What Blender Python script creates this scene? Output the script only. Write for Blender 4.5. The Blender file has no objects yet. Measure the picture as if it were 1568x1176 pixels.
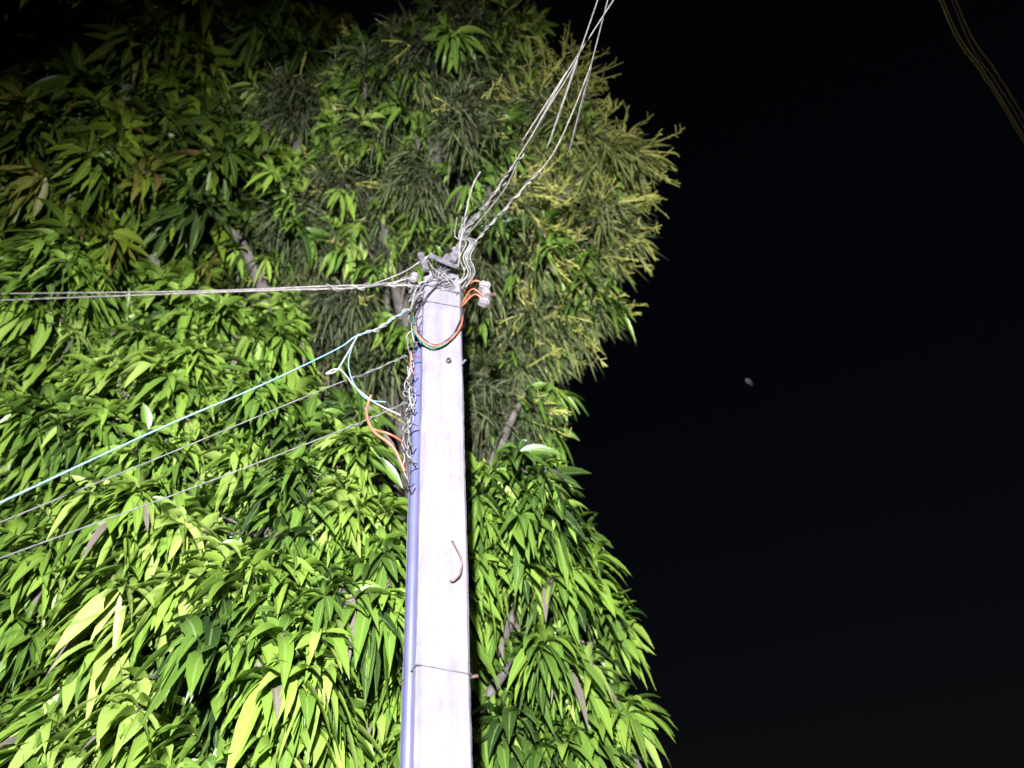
import bpy, math, random, bmesh
import numpy as np
from mathutils import Matrix, Vector
rng=np.random.default_rng(11); random.seed(7)
scn=bpy.context.scene
scn.view_settings.view_transform='Standard'; scn.view_settings.look='None'; scn.view_settings.exposure=0
col=scn.collection

# ------------------------------------------------------------ materials
def newmat(name):
    m=bpy.data.materials.new(name); m.use_nodes=True
    nt=m.node_tree; nt.nodes.clear()
    out=nt.nodes.new('ShaderNodeOutputMaterial')
    return m,nt,out
def N(nt,t,**kw):
    n=nt.nodes.new(t)
    for k,v in kw.items(): setattr(n,k,v)
    return n
def simple(name,c1,c2,rough=0.6,scale=20,bump=0.0,metal=0.0,detail=6):
    m,nt,out=newmat(name)
    b=N(nt,'ShaderNodeBsdfPrincipled'); tc=N(nt,'ShaderNodeTexCoord'); nz=N(nt,'ShaderNodeTexNoise')
    nz.inputs['Scale'].default_value=scale; nz.inputs['Detail'].default_value=detail
    nt.links.new(tc.outputs['Object'],nz.inputs['Vector'])
    r=N(nt,'ShaderNodeValToRGB'); r.color_ramp.elements[0].position=.35; r.color_ramp.elements[1].position=.65
    r.color_ramp.elements[0].color=(*c1,1); r.color_ramp.elements[1].color=(*c2,1)
    nt.links.new(nz.outputs['Fac'],r.inputs['Fac']); nt.links.new(r.outputs['Color'],b.inputs['Base Color'])
    b.inputs['Roughness'].default_value=rough; b.inputs['Metallic'].default_value=metal
    if bump:
        bp=N(nt,'ShaderNodeBump'); bp.inputs['Strength'].default_value=bump; bp.inputs['Distance'].default_value=.01
        nt.links.new(nz.outputs['Fac'],bp.inputs['Height']); nt.links.new(bp.outputs['Normal'],b.inputs['Normal'])
    nt.links.new(b.outputs['BSDF'],out.inputs['Surface'])
    return m
def concrete(name):
    m,nt,out=newmat(name)
    b=N(nt,'ShaderNodeBsdfPrincipled'); tc=N(nt,'ShaderNodeTexCoord')
    mp=N(nt,'ShaderNodeMapping'); mp.inputs['Scale'].default_value=(1,1,.12); nt.links.new(tc.outputs['Object'],mp.inputs['Vector'])
    st=N(nt,'ShaderNodeTexNoise'); st.inputs['Scale'].default_value=26; st.inputs['Detail'].default_value=8; nt.links.new(mp.outputs[0],st.inputs['Vector'])
    pt=N(nt,'ShaderNodeTexNoise'); pt.inputs['Scale'].default_value=7; pt.inputs['Detail'].default_value=12; pt.inputs['Roughness'].default_value=.75; nt.links.new(tc.outputs['Object'],pt.inputs['Vector'])
    r=N(nt,'ShaderNodeValToRGB'); r.color_ramp.elements[0].position=.36; r.color_ramp.elements[1].position=.62
    r.color_ramp.elements[0].color=(.10,.095,.116,1); r.color_ramp.elements[1].color=(.165,.156,.188,1)
    ad=N(nt,'ShaderNodeMath',operation='MULTIPLY_ADD'); ad.inputs[1].default_value=.5
    hf=N(nt,'ShaderNodeMath',operation='MULTIPLY'); hf.inputs[1].default_value=.5
    nt.links.new(pt.outputs['Fac'],hf.inputs[0]); nt.links.new(st.outputs['Fac'],ad.inputs[0]); nt.links.new(hf.outputs[0],ad.inputs[2])
    nt.links.new(ad.outputs[0],r.inputs['Fac'])
    vo=N(nt,'ShaderNodeTexVoronoi'); vo.inputs['Scale'].default_value=55; nt.links.new(tc.outputs['Object'],vo.inputs['Vector'])
    mr=N(nt,'ShaderNodeMapRange'); mr.inputs['From Min'].default_value=.05; mr.inputs['From Max'].default_value=.16; mr.inputs['To Min'].default_value=.6; mr.inputs['To Max'].default_value=1
    nt.links.new(vo.outputs['Distance'],mr.inputs['Value'])
    mu=N(nt,'ShaderNodeMixRGB',blend_type='MULTIPLY'); mu.inputs['Fac'].default_value=1; nt.links.new(r.outputs['Color'],mu.inputs['Color1']); nt.links.new(mr.outputs['Result'],mu.inputs['Color2'])
    nt.links.new(mu.outputs['Color'],b.inputs['Base Color']); b.inputs['Roughness'].default_value=.9
    bp=N(nt,'ShaderNodeBump'); bp.inputs['Strength'].default_value=.7; bp.inputs['Distance'].default_value=.008
    nt.links.new(ad.outputs[0],bp.inputs['Height']); nt.links.new(bp.outputs['Normal'],b.inputs['Normal'])
    nt.links.new(b.outputs['BSDF'],out.inputs['Surface']); return m
def leafmat(name,stops,rough=.42,trans=.22,spec=.4):
    m,nt,out=newmat(name)
    at=N(nt,'ShaderNodeAttribute'); at.attribute_name='tint'
    r=N(nt,'ShaderNodeValToRGB')
    els=r.color_ramp.elements
    els[0].position=stops[0][0]; els[0].color=(*stops[0][1],1)
    els[1].position=stops[-1][0]; els[1].color=(*stops[-1][1],1)
    for p,c in stops[1:-1]:
        e=els.new(p); e.color=(*c,1)
    nt.links.new(at.outputs['Fac'],r.inputs['Fac'])
    uv=N(nt,'ShaderNodeUVMap'); uv.uv_map='leafuv'
    sx=N(nt,'ShaderNodeSeparateXYZ'); nt.links.new(uv.outputs['UV'],sx.inputs['Vector'])
    a=N(nt,'ShaderNodeMath',operation='SUBTRACT'); a.inputs[1].default_value=.5; nt.links.new(sx.outputs['X'],a.inputs[0])
    ab=N(nt,'ShaderNodeMath',operation='ABSOLUTE'); nt.links.new(a.outputs[0],ab.inputs[0])
    mr=N(nt,'ShaderNodeMapRange'); mr.inputs['From Min'].default_value=.02; mr.inputs['From Max'].default_value=.09
    mr.inputs['To Min'].default_value=.45; mr.inputs['To Max'].default_value=0; nt.links.new(ab.outputs[0],mr.inputs['Value'])
    mx=N(nt,'ShaderNodeMixRGB'); mx.inputs['Color2'].default_value=(.26,.35,.12,1)
    nt.links.new(mr.outputs['Result'],mx.inputs['Fac']); nt.links.new(r.outputs['Color'],mx.inputs['Color1'])
    b=N(nt,'ShaderNodeBsdfPrincipled'); b.inputs['Roughness'].default_value=rough; b.inputs['Specular IOR Level'].default_value=spec
    nt.links.new(mx.outputs['Color'],b.inputs['Base Color'])
    t=N(nt,'ShaderNodeBsdfTranslucent'); nt.links.new(mx.outputs['Color'],t.inputs['Color'])
    ms=N(nt,'ShaderNodeMixShader'); ms.inputs['Fac'].default_value=trans
    nt.links.new(b.outputs[0],ms.inputs[1]); nt.links.new(t.outputs[0],ms.inputs[2]); nt.links.new(ms.outputs[0],out.inputs['Surface'])
    return m
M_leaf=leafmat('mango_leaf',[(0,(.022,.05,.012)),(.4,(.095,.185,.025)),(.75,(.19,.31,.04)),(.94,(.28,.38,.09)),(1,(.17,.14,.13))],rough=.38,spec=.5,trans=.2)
M_leafdim=leafmat('mango_leaf_dimmed',[(0,(.02,.04,.008)),(.5,(.07,.125,.010)),(.85,(.13,.185,.014)),(1,(.14,.09,.03))])  # mango leaf in darker, browner colours that paint in the weak upper-left light
M_fine=leafmat('mango_fine_leaf',[(0,(.055,.065,.038)),(.45,(.11,.14,.06)),(.75,(.17,.205,.07)),(.9,(.24,.29,.06)),(1,(.17,.13,.09))],rough=.55,spec=.3,trans=.3)
M_stalk=simple('flower_stalk',(.33,.39,.06),(.40,.34,.11),.7,30)
M_bark=simple('mango_bark',(.05,.042,.036),(.11,.10,.088),.9,14,.6)

# ------------------------------------------------------------ mesh helpers
def mesh_np(name,V,F,mats,uv=None,tint=None,midx=None,smooth=True):
    me=bpy.data.meshes.new(name)
    me.vertices.add(len(V)); me.vertices.foreach_set('co',np.asarray(V,dtype=np.float32).ravel())
    F=np.asarray(F,dtype=np.int32); nf,k=F.shape
    me.loops.add(nf*k); me.loops.foreach_set('vertex_index',F.ravel())
    me.polygons.add(nf); me.polygons.foreach_set('loop_start',np.arange(0,nf*k,k,dtype=np.int32))
    me.polygons.foreach_set('loop_total',np.full(nf,k,dtype=np.int32))
    if midx is not None: me.polygons.foreach_set('material_index',np.asarray(midx,dtype=np.int32))
    me.polygons.foreach_set('use_smooth',np.full(nf,smooth,dtype=bool))
    if uv is not None:
        l=me.uv_layers.new(name='leafuv'); l.data.foreach_set('uv',uv[F.ravel()].astype(np.float32).ravel())
    if tint is not None:
        a=me.attributes.new('tint','FLOAT','POINT'); a.data.foreach_set('value',tint.astype(np.float32))
    for m in mats: me.materials.append(m)
    me.update(calc_edges=True)
    o=bpy.data.objects.new(name,me); col.objects.link(o); return o
def nrm(a): return a/np.maximum(np.linalg.norm(a,axis=-1,keepdims=True),1e-9)

def leaves(base,d,L,W,droop,tint,seg=6,fold=.22):
    n=len(base); s=np.linspace(0,1,seg+1)
    prof=np.sin(np.pi*np.clip(s,0,1)**.85)**.8; prof[0]=.08; prof[-1]=.02
    g=np.array([0,0,-1.])
    P=base[:,None,:]+d[:,None,:]*(s[None,:,None]*L[:,None,None])+g*(droop*L)[:,None,None]*(s**2)[None,:,None]
    T=nrm(d[:,None,:]+g*2*droop[:,None,None]*s[None,:,None])
    up=nrm(np.array([0,0,1.])+rng.normal(0,.4,(n,3)))
    side=nrm(np.cross(d,up))[:,None,:]*np.ones((1,seg+1,1))
    nor=nrm(np.cross(side,T))
    P=P+side*(rng.normal(0,.09,n)*L)[:,None,None]*(s**2)[None,:,None]
    w=(W[:,None]*prof[None,:])[...,None]/2
    A=P-side*w+nor*w*fold*2; B=P; C=P+side*w+nor*w*fold*2
    V=np.stack([A,B,C],axis=2).reshape(-1,3)
    k=(seg+1)*3
    f=[]
    for i in range(seg):
        a=i*3
        f.append([a,a+1,a+4,a+3]); f.append([a+1,a+2,a+5,a+4])
    f=np.array(f); F=(f[None]+(np.arange(n)*k)[:,None,None]).reshape(-1,4)
    u=np.tile(np.array([0,.5,1.]),seg+1); v=np.repeat(s,3)
    uv=np.tile(np.stack([u,v],1),(n,1)); t=np.repeat(tint,k)
    return V,F,uv,t
def tube(pts,r,ns=6):
    pts=np.asarray(pts,float); n=len(pts)
    r=np.broadcast_to(np.asarray(r,float),(n,))
    T=nrm(np.gradient(pts,axis=0)); ref=np.array([.13,.31,.94]); 
    a=nrm(np.cross(T[0],ref)); A=[a]
    for i in range(1,n):
        a=A[-1]-T[i]*np.dot(A[-1],T[i]); A.append(a/np.linalg.norm(a))
    A=np.array(A); B=np.cross(T,A)
    th=np.arange(ns)*2*np.pi/ns
    V=pts[:,None]+r[:,None,None]*(np.cos(th)[None,:,None]*A[:,None]+np.sin(th)[None,:,None]*B[:,None])
    V=V.reshape(-1,3)
    i=np.arange(n-1)[:,None]*ns; j=np.arange(ns)[None]; j2=(j+1)%ns
    F=np.stack([i+j,i+j2,i+ns+j2,i+ns+j],-1).reshape(-1,4)
    return V,F
def cr(P,n=10):
    P=[np.array(p,float) for p in P]; P=[2*P[0]-P[1]]+P+[2*P[-1]-P[-2]]; o=[]
    for i in range(1,len(P)-2):
        a,b,c,d=P[i-1:i+3]
        for t in np.linspace(0,1,n,endpoint=False):
            o.append(.5*((2*b)+(-a+c)*t+(2*a-5*b+4*c-d)*t*t+(-a+3*b-3*c+d)*t**3))
    o.append(P[-2]); return np.array(o)
def resample(p,step):
    s=np.concatenate([[0],np.cumsum(np.linalg.norm(np.diff(p,axis=0),axis=1))]); m=max(2,int(s[-1]/step)+1)
    q=np.linspace(0,s[-1],m); return np.stack([np.interp(q,s,p[:,i]) for i in range(3)],1),q
def twist(p,rad,pitch,phase=0):
    p,q=resample(p,pitch/9); T=nrm(np.gradient(p,axis=0)); a=nrm(np.cross(T,[.1,.2,.97])); b=np.cross(T,a)
    th=q/pitch*2*np.pi+phase+.8*np.sin(q*9+phase)
    rr=rad*(1+.5*np.sin(q*31+phase))
    return p+rr[:,None]*(np.cos(th)[:,None]*a+np.sin(th)[:,None]*b)
def join_tubes(name,items,mats):
    Vs=[];Fs=[];mi=[];o=0
    for pts,r,ns,m in items:
        V,F=tube(pts,r,ns); Vs.append(V);Fs.append(F+o);mi+= [m]*len(F); o+=len(V)
    return mesh_np(name,np.vstack(Vs),np.vstack(Fs),mats,midx=mi)

# ------------------------------------------------------------ foliage
# crown clumps in metres: x, y, z, radius
A=[(-2.43,3.97,3.84,.48),(-1.86,3.76,3.94,.46),(-1.28,3.70,3.85,.45),(-.85,3.95,3.86,.38),(-2.50,3.82,4.49,.52),(-1.81,3.55,4.50,.49),(-1.23,3.56,4.49,.49),(-.87,3.84,4.46,.45),(-2.71,3.65,5.18,.56),(-2.03,3.53,5.16,.51),(-1.39,3.50,5.04,.49),(-.94,3.66,5.01,.43),(-2.88,3.58,5.89,.57),(-2.14,3.44,5.74,.51),(-1.57,3.51,5.66,.51),(-1.14,3.69,5.59,.40),(-2.99,3.50,6.62,.62),(-2.25,3.47,6.49,.56),(-1.70,3.56,6.39,.48),
 (-3.1,3.9,4.0,.55),(-3.2,3.9,4.9,.55),(-1.9,4.2,3.3,.6),(-.9,4.4,3.3,.6),(-.25,4.7,3.3,.5)]
B=[(-0.17,3.78,5.17,0.40),(0.06,3.81,5.27,0.24),(0.15,3.97,4.94,0.30),(0.26,4.24,4.61,0.31),(-0.08,4.12,4.44,0.43),(0.25,4.32,4.20,0.30),(-0.17,4.33,4.03,0.44),(0.14,4.39,3.85,0.35),(-0.47,4.25,4.92,0.52),(-0.50,4.49,4.30,0.49),(0.09,3.76,6.02,0.25)]
Cc=[(-3.31,2.93,7.95,0.67),(-2.58,2.82,7.92,0.61),(-2.03,2.94,7.78,0.52),(-3.23,2.62,8.79,0.76),(-2.43,2.58,8.68,0.69),(-1.99,3.17,7.33,0.51),(-2.80,3.04,7.49,0.64),(-1.65,2.69,8.87,0.46)]
D=[(-1.38,2.89,8.31,0.59),(-0.71,2.79,8.08,0.46),(-0.21,2.66,8.28,0.55),(0.12,2.62,8.33,0.30),(0.44,3.00,7.87,0.40),(0.76,3.16,7.60,0.35),(-0.27,3.08,7.60,0.70),(-1.07,3.28,7.67,0.68),(-1.57,3.60,7.44,0.59),(-0.84,3.76,7.24,0.69),(0.57,3.42,7.19,0.43),(0.05,3.54,7.04,0.58),(0.48,3.72,6.80,0.29),(0.05,3.89,6.46,0.36),(-1.16,4.02,6.77,0.53),(-0.13,4.04,5.96,0.38)]
def lobes(clumps,k=8,f=.45):
    out=[]
    for x,y,z,r in clumps:
        y=y+rng.uniform(-.14,.26); ct=rng.normal(0,.09)
        v=nrm(rng.normal(size=(k,3)))
        for _ in range(12):
            dd=v[:,None]-v[None]; q=np.sum(dd**2,-1)+1e-3; v=nrm(v+.06*np.sum(dd/q[...,None]**1.5,1))
        for q in v:
            c=np.array([x,y,z])+q*r*.68*rng.uniform(.78,1.2); out.append((*c,r*f*rng.uniform(.62,1.12),x,y,z,ct+rng.normal(0,.12)))
    return out
def sample(clumps,dens):
    P=[];Nn=[];Cn=[];Tb=[]
    for x,y,z,r,cx,cy,cz,tb in lobes(clumps):
        k=max(4,int(dens*4*np.pi*r*r)); v=nrm(rng.normal(size=(k,3)))
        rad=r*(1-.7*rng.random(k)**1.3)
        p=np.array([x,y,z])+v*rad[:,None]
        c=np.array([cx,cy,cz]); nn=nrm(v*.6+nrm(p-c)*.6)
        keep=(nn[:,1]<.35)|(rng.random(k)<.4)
        P.append(p[keep]); Nn.append(nn[keep]); Cn.append(np.tile(c,(keep.sum(),1))); Tb.append((tb-.55*(1-rad/r))[keep])  # random lobe tint, darkened towards the core to paint in inner shade
    return np.vstack(P),np.vstack(Nn),np.vstack(Cn),np.concatenate(Tb)
def whorls(clumps,dens,nl,L0,W0,spread,droop0,tmean,tsd,lsd=.18,upb=.15,inter=.08,tint_x=0,low=0):
    P,Nn,Cn,Tb=sample(clumps,dens); k=len(P)
    ax=nrm(Nn*.85+np.array([0,0,upb])+rng.normal(0,.28,(k,3)))
    a=nrm(np.cross(ax,rng.normal(size=(k,3)))); b=np.cross(ax,a)
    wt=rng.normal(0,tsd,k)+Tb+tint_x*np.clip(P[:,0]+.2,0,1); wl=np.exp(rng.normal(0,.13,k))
    wl=wl*(1+low*np.clip(5.2-P[:,2],0,1.3))
    idx=np.repeat(np.arange(k),nl); m=len(idx); j=np.tile(np.arange(nl),k)
    th=j*2.39996+rng.normal(0,.2,m)+np.repeat(rng.random(k)*6.28,nl)
    sp=np.clip(rng.normal(spread,.22,m)+.25*(j/nl-.5),.15,1.5)
    d=ax[idx]*np.cos(sp)[:,None]+(a[idx]*np.cos(th)[:,None]+b[idx]*np.sin(th)[:,None])*np.sin(sp)[:,None]
    d=nrm(d+np.array([0,0,-.12]))
    base=P[idx]-ax[idx]*(j/nl*inter)[:,None]
    L=L0*wl[idx]*np.clip(rng.normal(1,lsd,m),.5,1.3); W=L*W0/L0*np.clip(rng.normal(1,.12,m),.7,1.4)
    droop=np.clip(rng.normal(droop0,.2,m),.05,1.3)
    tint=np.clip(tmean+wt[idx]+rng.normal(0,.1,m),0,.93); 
    dead=rng.random(m)<.014; tint[dead]=1
    droop[dead]=1
    return (base,d,L,W,droop,tint),P,ax,Cn
def twigs(P,ax,Cn,frac,r0=.006):
    sel=np.where(rng.random(len(P))<frac)[0]; out=[]
    for i in sel:
        p=P[i]; c=Cn[i]; m=p-ax[i]*.12; q=m*.5+c*.5+rng.normal(0,.03,3)
        out.append((cr([c,q,m,p],3),np.linspace(r0*1.8,r0*.6,10),4,0))
    return out
def empty(name,loc=(0,0,0)):
    e=bpy.data.objects.new(name,None); e.location=loc; col.objects.link(e); return e
def parent(o,p): o.parent=p; o.matrix_parent_inverse=Matrix.Translation(-Vector(p.location))

def limbs(root,top,clumps,rt):
    items=[]; trunk=cr([root,np.array(root)*.6+np.array(top)*.4+[.12,.05,0],top],8)
    items.append((trunk,np.linspace(rt,rt*.62,len(trunk))*(1+.04*np.sin(np.arange(len(trunk))*1.7)),14,0))
    for c in clumps:
        c=np.array(c[:3]); t=np.array(top)+np.array([0,0,-.3*random.random()])
        m=t*.55+c*.45+rng.normal(0,.12,3)+[0,0.2,-.1]; m2=t*.2+c*.8+rng.normal(0,.1,3)
        p=cr([t,m,m2,c],7); items.append((p,np.linspace(rt*.36,.014,len(p)),8,0))
    return items

t1=empty('mango_tree',(-1.2,5.2,0))
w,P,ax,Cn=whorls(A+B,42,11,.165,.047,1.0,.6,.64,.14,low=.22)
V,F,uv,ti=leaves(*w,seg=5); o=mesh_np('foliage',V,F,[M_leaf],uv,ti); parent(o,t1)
o=join_tubes('twigs',twigs(P,ax,Cn,.5),[M_bark]); parent(o,t1)
o=join_tubes('trunk_and_limbs',limbs((-1.2,5.2,-.1),(-1.1,4.9,3.4),A+B,.24),[M_bark]); parent(o,t1)
n1=len(w[0])
t2=empty('mango_tree',(-.9,6.0,0))
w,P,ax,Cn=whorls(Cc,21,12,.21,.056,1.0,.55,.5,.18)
V,F,uv,ti=leaves(*w,seg=5); o=mesh_np('foliage_dimmed',V,F,[M_leafdim],uv,ti); parent(o,t2)
tw=twigs(P,ax,Cn,.4)
n2=len(w[0])
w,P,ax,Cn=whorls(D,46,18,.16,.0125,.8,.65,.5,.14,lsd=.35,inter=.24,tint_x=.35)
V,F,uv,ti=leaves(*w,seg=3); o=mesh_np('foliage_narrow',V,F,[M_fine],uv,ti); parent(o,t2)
tw+=twigs(P,ax,Cn,.4,.004)
n3=len(w[0])
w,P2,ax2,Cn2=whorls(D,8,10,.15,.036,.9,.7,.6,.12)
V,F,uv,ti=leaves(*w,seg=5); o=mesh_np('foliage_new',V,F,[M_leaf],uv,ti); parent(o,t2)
o=join_tubes('twigs',tw,[M_bark]); parent(o,t2)
st=[]
for i in np.where((P[:,0]>.1)|(rng.random(len(P))<.07))[0]:
    if rng.random()<.3: continue
    for k in range(2):
        d=nrm(ax[i]*.9+rng.normal(0,.35,3)); L=rng.uniform(.12,.33)
        p=np.array([P[i],P[i]+d*L*.5+rng.normal(0,.012,3),P[i]+d*L+[0,0,-.02]])
        st.append((cr(p,3),np.linspace(.004,.0024,7),4,0))
        for q in range(5):
            s=P[i]+d*L*rng.uniform(.4,1); e=s+nrm(d+rng.normal(0,.6,3))*.05
            st.append((np.array([s,e]),.0026,3,0))
o=join_tubes('flower_stalks',st,[M_stalk]); parent(o,t2)
o=join_tubes('trunk_and_limbs',limbs((-.9,6.0,-.1),(-.9,5.2,5.4),Cc+D,.28),[M_bark]); parent(o,t2)

# ------------------------------------------------------------ utility pole
M_conc=concrete('pole_concrete')
M_pipe=simple('pvc_pipe_blue',(.058,.062,.135),(.078,.082,.165),.4,5)
M_steel=simple('galvanised_steel',(.08,.075,.085),(.17,.16,.18),.5,40,.2,.3)
M_rust=simple('rusty_steel',(.07,.04,.035),(.15,.11,.1),.8,50,.3,.2)
M_porc=simple('insulator_porcelain',(.13,.11,.13),(.18,.16,.18),.3,10)
PX,PY,TH=-.315,2.644,math.radians(26)
def L2W(x,y,z): return np.array([PX+x*math.cos(TH)-y*math.sin(TH),PY+x*math.sin(TH)+y*math.cos(TH),z])
pole=empty('utility_pole',(PX,PY,0))
sec=[(-.085,0),(.088,0),(.1,.012),(.1,.188),(.088,.2),(-.088,.2),(-.1,.188),(-.1,.158),(-.092,.148),(-.066,.138),(-.06,.13),(-.06,.07),(-.066,.062),(-.092,.052),(-.1,.042),(-.1,.018)]
zs=list(np.linspace(-.3,5.94,160)); V=[];F=[]
ns=len(sec)
for z in zs:
    for x,y in sec:
        j=rng.normal(0,.0006,2)+.0012*np.sin(np.array([z*7+x*30,z*5+y*20])); V.append(L2W(x+j[0],y+j[1],z))
for i in range(len(zs)-1):
    for j in range(ns): F.append((i*ns+j,i*ns+(j+1)%ns,(i+1)*ns+(j+1)%ns,(i+1)*ns+j))
base=(len(zs)-1)*ns
for k,(x,y) in enumerate(sec):
    V.append(L2W(x*.9,.1+(y-.1)*.9,5.965+.03*math.sin(k*2.1)+(0.03 if x>0 else -.01)))
n0=len(zs)*ns
for j in range(ns): F.append((base+j,base+(j+1)%ns,n0+(j+1)%ns,n0+j))
me=bpy.data.meshes.new('pole_body'); me.from_pydata([tuple(v) for v in V],[],F+[tuple(range(n0,n0+ns))]); me.materials.append(M_conc)
body=bpy.data.objects.new('pole_body',me); col.objects.link(body); parent(body,pole)
pp=[L2W(-.098,.098,z) for z in np.linspace(0,5.5,30)]+[L2W(-.094,.092,5.56),L2W(-.085,.07,5.6)]
o=join_tubes('conduit_pipe',[(np.array(pp),.0225,14,0),(np.array([L2W(-.098,.098,4.95),L2W(-.098,.098,5.05)]),.0255,14,0)],[M_pipe]); parent(o,pole)
def band(z,off,r,tilt=0):
    ring=[(-.1-off,-off),(.1+off,-off),(.1+off,.2+off),(-.1-off,.2+off)]
    P=[]
    for k in range(5):
        x,y=ring[k%4]; P.append(L2W(x,y,z+tilt*x))
    q,_=resample(np.array(P),.02); return q
hw=[(band(3.89,.003,.003,-.1),.0022,6,0),(band(5.83,.006,.006),.006,6,0),(band(5.72,.005,.005,.1),.003,6,0),
    (np.array([L2W(.02,-.001,5.34),L2W(.02,-.018,5.34)]),.012,8,1),(np.array([L2W(.088,0,5.34),L2W(.1,-.03,5.35)]),.006,6,0),
    (cr([L2W(.03,.01,4.4),L2W(.035,-.012,4.38),L2W(.062,-.02,4.31),L2W(.055,-.02,4.25),L2W(.028,-.012,4.22),L2W(.02,.01,4.235)],6),.004,6,1),
    (np.array([L2W(.1,.0,3.87),L2W(.115,-.02,3.87)]),.006,6,1)]
o=join_tubes('bands_and_bolts',hw,[M_steel,M_rust]); parent(o,pole)
def lathe(cx,axis,prof,ns=14):
    T=nrm(np.array(axis,float)); a=nrm(np.cross(T,[.3,.1,.9])); b=np.cross(T,a); V=[];F=[]
    for h,r in prof:
        for j in range(ns):
            t=j*2*np.pi/ns; V.append(np.array(cx)+T*h+r*(math.cos(t)*a+math.sin(t)*b))
    for i in range(len(prof)-1):
        for j in range(ns): F.append((i*ns+j,i*ns+(j+1)%ns,(i+1)*ns+(j+1)%ns,(i+1)*ns+j))
    return np.array(V),np.array(F)
pr=[(-.03,.001),(-.03,.016),(-.022,.022),(-.012,.02),(-.006,.012),(.006,.012),(.012,.02),(.022,.022),(.03,.016),(.03,.001)]
for c,axn in [((-.41,2.60,6.0),(0.3,-.3,1)),((-.25,2.58,6.04),(.3,-.2,1)),((-.46,2.58,5.87),(0.1,.3,1))]:
    V,F=lathe(c,axn,pr); o=mesh_np('insulator',V,F,[M_porc]); parent(o,pole)
def box(name,c,s,rot,mat,bev=.004):
    bm=bmesh.new(); bmesh.ops.create_cube(bm,size=1)
    bmesh.ops.scale(bm,vec=s,verts=bm.verts); bmesh.ops.bevel(bm,geom=bm.edges[:],offset=bev,segments=2,affect='EDGES')
    me=bpy.data.meshes.new(name); bm.to_mesh(me); bm.free(); me.materials.append(mat)
    o=bpy.data.objects.new(name,me); col.objects.link(o); o.location=c; o.rotation_euler=rot; return o
for c,s,r in [((-.31,2.57,5.97),(.16,.012,.035),(0,.2,TH)),((-.24,2.57,6.02),(.035,.03,.13),(.2,.3,TH)),((-.41,2.55,5.95),(.03,.02,.13),(0,-.3,TH)),((-.30,2.63,6.03),(.05,.05,.08),(0,.5,TH)),((-.47,2.62,5.86),(.06,.02,.05),(0,.2,.3))]:
    o=box('clamp_plate',c,s,r,M_steel); parent(o,pole)

cb=empty('cable_connector',(-.1,2.6,5.72))
M_grey=simple('connector_plastic',(.11,.10,.11),(.17,.155,.16),.5,20)
for c,s,r in [((-.1,2.6,5.78),(.055,.05,.05),(0,.3,.2)),((-.095,2.6,5.72),(.04,.05,.07),(0,-.2,.1)),((-.11,2.6,5.67),(.05,.045,.04),(0,.2,.4))]:
    o=box('clamp_body',c,s,r,M_grey,.008); parent(o,cb)
V,F=lathe((-.075,2.58,5.7),(1,0,0),[(-.03,.001),(-.03,.009),(.02,.009),(.02,.012),(.028,.012),(.028,.001)],8); o=mesh_np('clamp_bolt',V,F,[M_rust]); parent(o,cb)

# ------------------------------------------------------------ wires
M_alu=simple('aluminium_wire',(.12,.112,.107),(.23,.215,.20),.6,30)
M_white=simple('white_cable',(.17,.18,.185),(.25,.26,.265),.5,30)
M_teal=simple('blue_cable',(.085,.16,.20),(.125,.205,.24),.5,30)
M_gw=simple('grey_cable',(.055,.06,.06),(.10,.10,.10),.7,30)
M_or=simple('orange_cable',(.26,.065,.04),(.32,.10,.065),.45,30)
M_bk=simple('black_cable',(.02,.02,.025),(.05,.04,.05),.5,30)
M_gn=simple('green_cable',(.02,.11,.07),(.04,.15,.10),.45,30)
M_far=simple('weathered_wire',(.5,.38,.30),(.62,.50,.40),.7,30)
WM=[M_alu,M_white,M_teal,M_gw,M_or,M_bk,M_gn]
def ext(P,l):
    P=[np.array(p,float) for p in P]; d=nrm(P[-1]-P[-2]); return P+[P[-1]+d*l]
w1=ext([(-.24,2.6,5.98),(-.2,2.54,6.10),(0,2.26,6.12),(.17,2.02,6.15),(.36,1.70,6.18),(.556,1.41,6.2)],9)
w2=ext([(-.24,2.6,6.0),(-.18,2.48,6.1),(.05,2.23,6.15),(.24,1.90,6.15),(.40,1.63,6.15),(.48,1.385,6.15)],9)
w3=ext([(-.2,2.6,5.92),(-.14,2.50,6.0),(.127,2.22,6.05),(.294,2.047,6.1),(.468,1.69,6.2),(.524,1.437,6.2)],9)
it=[]
for w in (w1,w2,w3):
    c=cr(w,10); it.append((c,.0034,6,0))
    n=26; it.append((twist(c[:n],.007,.09,0),.0026,5,0)); it.append((twist(c[:n],.008,.13,3),.0024,5,3))
it.append((cr([(-.23,2.56,5.9),(-.2,2.5,6.1),(-.133,2.376,6.3),(-.08,2.34,6.4)],8),.0042,6,0))
it.append((cr([(-.2,2.5,6.05),(.02,2.26,6.1),(.1,2.12,6.13)],6)+.01,.0025,5,0))
join_tubes('overhead_power_line',it,WM)
it=[]
for k,off in enumerate([(0,0,0),(.07,0,0),(.02,0,-.12)]):
    p=np.array([(1.2,.3,6.62),(2.23,1.71,6.6),(2.62,2.12,6.6),(3.05,2.556,6.6),(6,5.6,6.7)])+np.array(off)
    it.append((cr(p,8),[.010,.004,.003][k],6,0))
join_tubes('overhead_power_line',it,[M_far])
it=[]
c=cr(ext([(-.471,2.6,5.894),(-.719,2.62,5.869),(-1.289,2.66,5.951),(-2.806,2.75,6.14)],4),14); it.append((c,.005,6,0))
it+= [(twist(c[:20],.008,.09,0),.003,5,0),(twist(c[:24],.009,.14,2),.0026,5,3)]
c=cr(ext([(-.47,2.6,5.834),(-.896,2.63,5.910),(-1.67,2.7,6.032),(-2.878,2.8,6.253)],4),14); it.append((c,.005,6,0)); it.append((twist(c[:16],.008,.1,0),.003,5,0))
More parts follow.
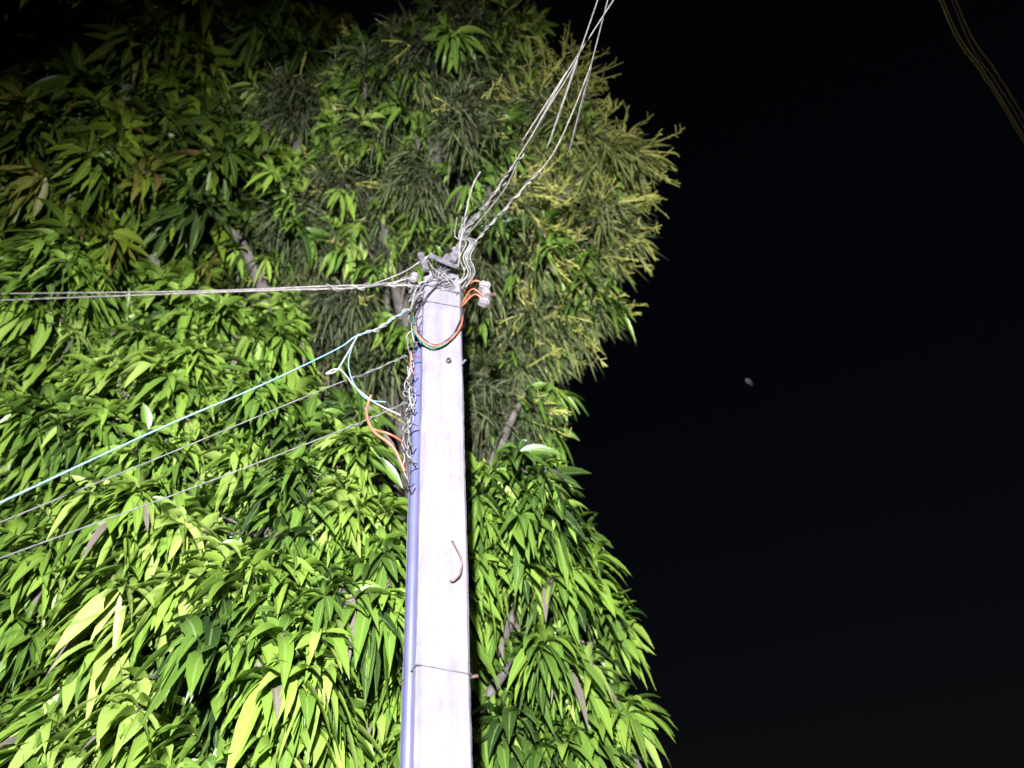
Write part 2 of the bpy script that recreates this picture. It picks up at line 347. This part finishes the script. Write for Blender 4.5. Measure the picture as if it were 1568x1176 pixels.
it.append((cr([(-.38,2.55,6.0),(-.5,2.58,5.93),(-.6,2.6,5.9),(-.75,2.62,5.86)],8),.0035,6,0))
it.append((np.array([(-.60,2.6,5.865),(-.72,2.61,5.862)]),.009,8,3))
join_tubes('overhead_power_line',it,WM)
blue=cr(ext([(-.47,2.58,5.64),(-.51,2.55,5.586),(-.625,2.53,5.47),(-.711,2.5,5.408),(-.796,2.5,5.334),(-1.071,2.4,5.066),(-1.341,2.3,4.827),(-1.541,2.2,4.609),(-1.756,2.1,4.377)],3),12)
it=[(blue,.0038,7,2),(twist(blue[:36],.007,.08,0),.0028,5,1),(twist(blue[:28],.007,.11,3),.0026,5,0),(blue+np.array([.003,0,.005]),.0016,5,1)]
it.append((cr([(-.70,2.5,5.42),(-.747,2.5,5.289),(-.784,2.5,5.203),(-.83,2.5,5.19),(-.77,2.5,5.21),(-.687,2.49,5.09),(-.596,2.5,5.0),(-.495,2.55,4.962)],8),.004,6,1))
it.append((cr([(-.72,2.5,5.36),(-.73,2.49,5.24),(-.70,2.48,5.12),(-.64,2.5,5.03),(-.55,2.5,5.0)],8),.003,6,2))
join_tubes('service_drop_cable',it,WM)
it=[]
c=cr(ext([(-.48,2.6,5.33),(-.50,2.55,5.295),(-.663,2.55,5.216),(-.791,2.5,5.119),(-1.366,2.4,4.757),(-1.891,2.3,4.424)],3),12)
it+=[(c,.003,6,3),(twist(c[:34],.006,.09),.0025,5,3)]
join_tubes('service_drop_cable',it,WM)
it=[]
c=cr(ext([(-.47,2.6,5.04),(-.491,2.55,5.018),(-.686,2.5,4.887),(-1.249,2.4,4.578),(-1.836,2.3,4.278)],3),12)
it+=[(c,.003,6,3),(twist(c[:26],.006,.09),.0025,5,3)]
join_tubes('service_drop_cable',it,WM)
it=[]
it.append((cr([(-.618,2.5,5.046),(-.632,2.5,4.955),(-.596,2.5,4.851),(-.515,2.52,4.776),(-.466,2.55,4.669)],8),.006,6,4))
it.append((cr([(-.60,2.5,4.86),(-.53,2.5,4.83),(-.48,2.55,4.82)],8),.005,6,4))
it.append((cr([L2W(.06,-.01,5.93),L2W(-.02,-.015,5.86),L2W(-.1,-.02,5.72),L2W(-.14,0,5.58),L2W(-.12,-.01,5.46),L2W(-.05,-.02,5.41),L2W(.03,-.02,5.49),L2W(.08,-.02,5.62),L2W(.11,-.01,5.72)],8),.0035,6,5))
it.append((cr([L2W(-.15,.02,5.56),L2W(-.13,-.01,5.45),L2W(-.06,-.02,5.40),L2W(.02,-.02,5.46),L2W(.08,-.02,5.57),L2W(.1,-.01,5.68)],8),.005,6,4))
it.append((cr([L2W(-.15,.02,5.6),L2W(-.15,-.01,5.47),L2W(-.08,-.02,5.385),L2W(0,-.02,5.43),L2W(.05,-.02,5.52)],8),.0045,6,6))
it.append((cr([(-.21,2.64,5.80),(-.15,2.58,5.81),(-.09,2.6,5.79)],8),.005,6,4))
it.append((cr([(-.22,2.64,5.70),(-.15,2.58,5.71),(-.1,2.6,5.67)],8),.005,6,4))
it.append((cr([(-.22,2.64,5.72),(-.16,2.57,5.74),(-.1,2.6,5.70)],8),.004,6,4))
for k in range(7):
    x=-.2+rng.uniform(-.03,.04)
    it.append((cr([(x-.03,2.58,5.75+rng.uniform(-.05,.05)),(x+.02,2.56,5.85),(x,2.54,5.95),(x+.04,2.5,6.02),(x-.02,2.52,6.1),(x+rng.uniform(-.02,.1),2.42,6.13)],8),.0028,6,[0,1,0,3,0,5,3][k]))
for k in range(6):
    y=[(L2W(-.13+rng.uniform(-.03,.01),.06+rng.uniform(-.03,.06),z)+rng.normal(0,.008,3)) for z in np.linspace(5.6-.08*k,4.7+.06*k,12)]
    c=cr(y,6); it.append((twist(c,.006,.13,k),.0025,5,[0,3,1,0,5,3][k]))
for k in range(5):
    z=5.55-.2*k
    it.append((cr([L2W(-.11,.03,z),L2W(-.17,-.02,z-.04),L2W(-.15,0,z-.13),L2W(-.12,.03,z-.1)],7),.003,5,[0,4,1,3,5][k]))
for k in range(12):
    a=rng.uniform(-.1,.1,2); it.append((cr([L2W(a[0],-.02,6.0),L2W(a[0]*.5-.03,-.035,5.92+rng.uniform(-.04,.04)),L2W(a[1],-.02,5.86+rng.uniform(-.03,.03)),L2W(-.13,.02,5.82+rng.uniform(-.06,.04)),L2W(-.17,.05,5.7+rng.uniform(-.1,.1))],7),.0026,5,[0,3,5,0,3,1,5,3,5,0,3,5][k]))
join_tubes('jumper_cable',it,WM)

# ------------------------------------------------------------ ground, star
M_gr=simple('ground_soil',(.05,.045,.03),(.07,.08,.03),.95,3,.4)
S=400
g=mesh_np('ground',[(-S,-S,0),(S,-S,0),(S,S,0),(-S,S,0)],[(0,1,2,3)],[M_gr],smooth=False)
m,nt,out=newmat('star_light'); e=N(nt,'ShaderNodeEmission'); e.inputs['Strength'].default_value=5; e.inputs['Color'].default_value=(.9,.93,1,1); nt.links.new(e.outputs[0],out.inputs['Surface'])
for c,r in [((63.65,157.38,126.49),.10),((64.4,157.74,125.8),.06)]:
    bm=bmesh.new(); bmesh.ops.create_icosphere(bm,subdivisions=2,radius=r); me=bpy.data.meshes.new('star'); bm.to_mesh(me); bm.free(); me.materials.append(m)
    o=bpy.data.objects.new('star',me); o.location=c; col.objects.link(o)

# ------------------------------------------------------------ light, sky, camera
W=bpy.data.worlds.new('World'); scn.world=W; W.use_nodes=True; nt=W.node_tree
sk=nt.nodes.new('ShaderNodeTexSky'); sk.sky_type='NISHITA'; sk.sun_disc=False; sk.sun_elevation=math.radians(3); sk.sun_rotation=math.radians(200)
bg=nt.nodes['Background']; mu=nt.nodes.new('ShaderNodeMixRGB'); mu.blend_type='MULTIPLY'; mu.inputs['Fac'].default_value=1; mu.inputs['Color2'].default_value=(1.05,.85,1.15,1)
nt.links.new(sk.outputs[0],mu.inputs['Color1']); nt.links.new(mu.outputs[0],bg.inputs['Color']); bg.inputs['Strength'].default_value=.0019
def lamp(name,kind,loc,target,**kw):
    l=bpy.data.lights.new(name,kind); o=bpy.data.objects.new(name,l); col.objects.link(o); o.location=loc
    o.rotation_euler=(Vector(target)-Vector(loc)).to_track_quat('-Z','Y').to_euler()
    for k,v in kw.items(): setattr(l,k,v)
    return o
lamp('street_glow_fill','SUN',(7,-2,11),(0,4,6),energy=.35,color=(1,.80,.35),angle=math.radians(.5))  # added warm fill, standing in for a distant unseen street lamp
lamp('flash_spot','SPOT',(-.05,-1.6,4.0),(-.6,3.4,4.9),energy=6200,color=(.97,.95,1),shadow_soft_size=.05,spot_size=math.radians(84),spot_blend=1)  # unseen spot standing in for the camera flash, set back for evener light
cam=bpy.data.cameras.new('camera'); co=bpy.data.objects.new('camera',cam); col.objects.link(co)
R=Matrix.Rotation(math.radians(129.3),4,'X')@Matrix.Rotation(math.radians(-4.5),4,'Z')
co.matrix_world=Matrix.Translation((0,0,3))@R
cam.sensor_width=36; cam.lens=26; cam.clip_end=2000; cam.clip_start=.02
cam.dof.use_dof=True; cam.dof.focus_distance=3.2; cam.dof.aperture_fstop=1.0
scn.camera=co
print(n1,n2,n3,len(st),sum(len(o.data.polygons) for o in bpy.data.objects if o.type=='MESH'))
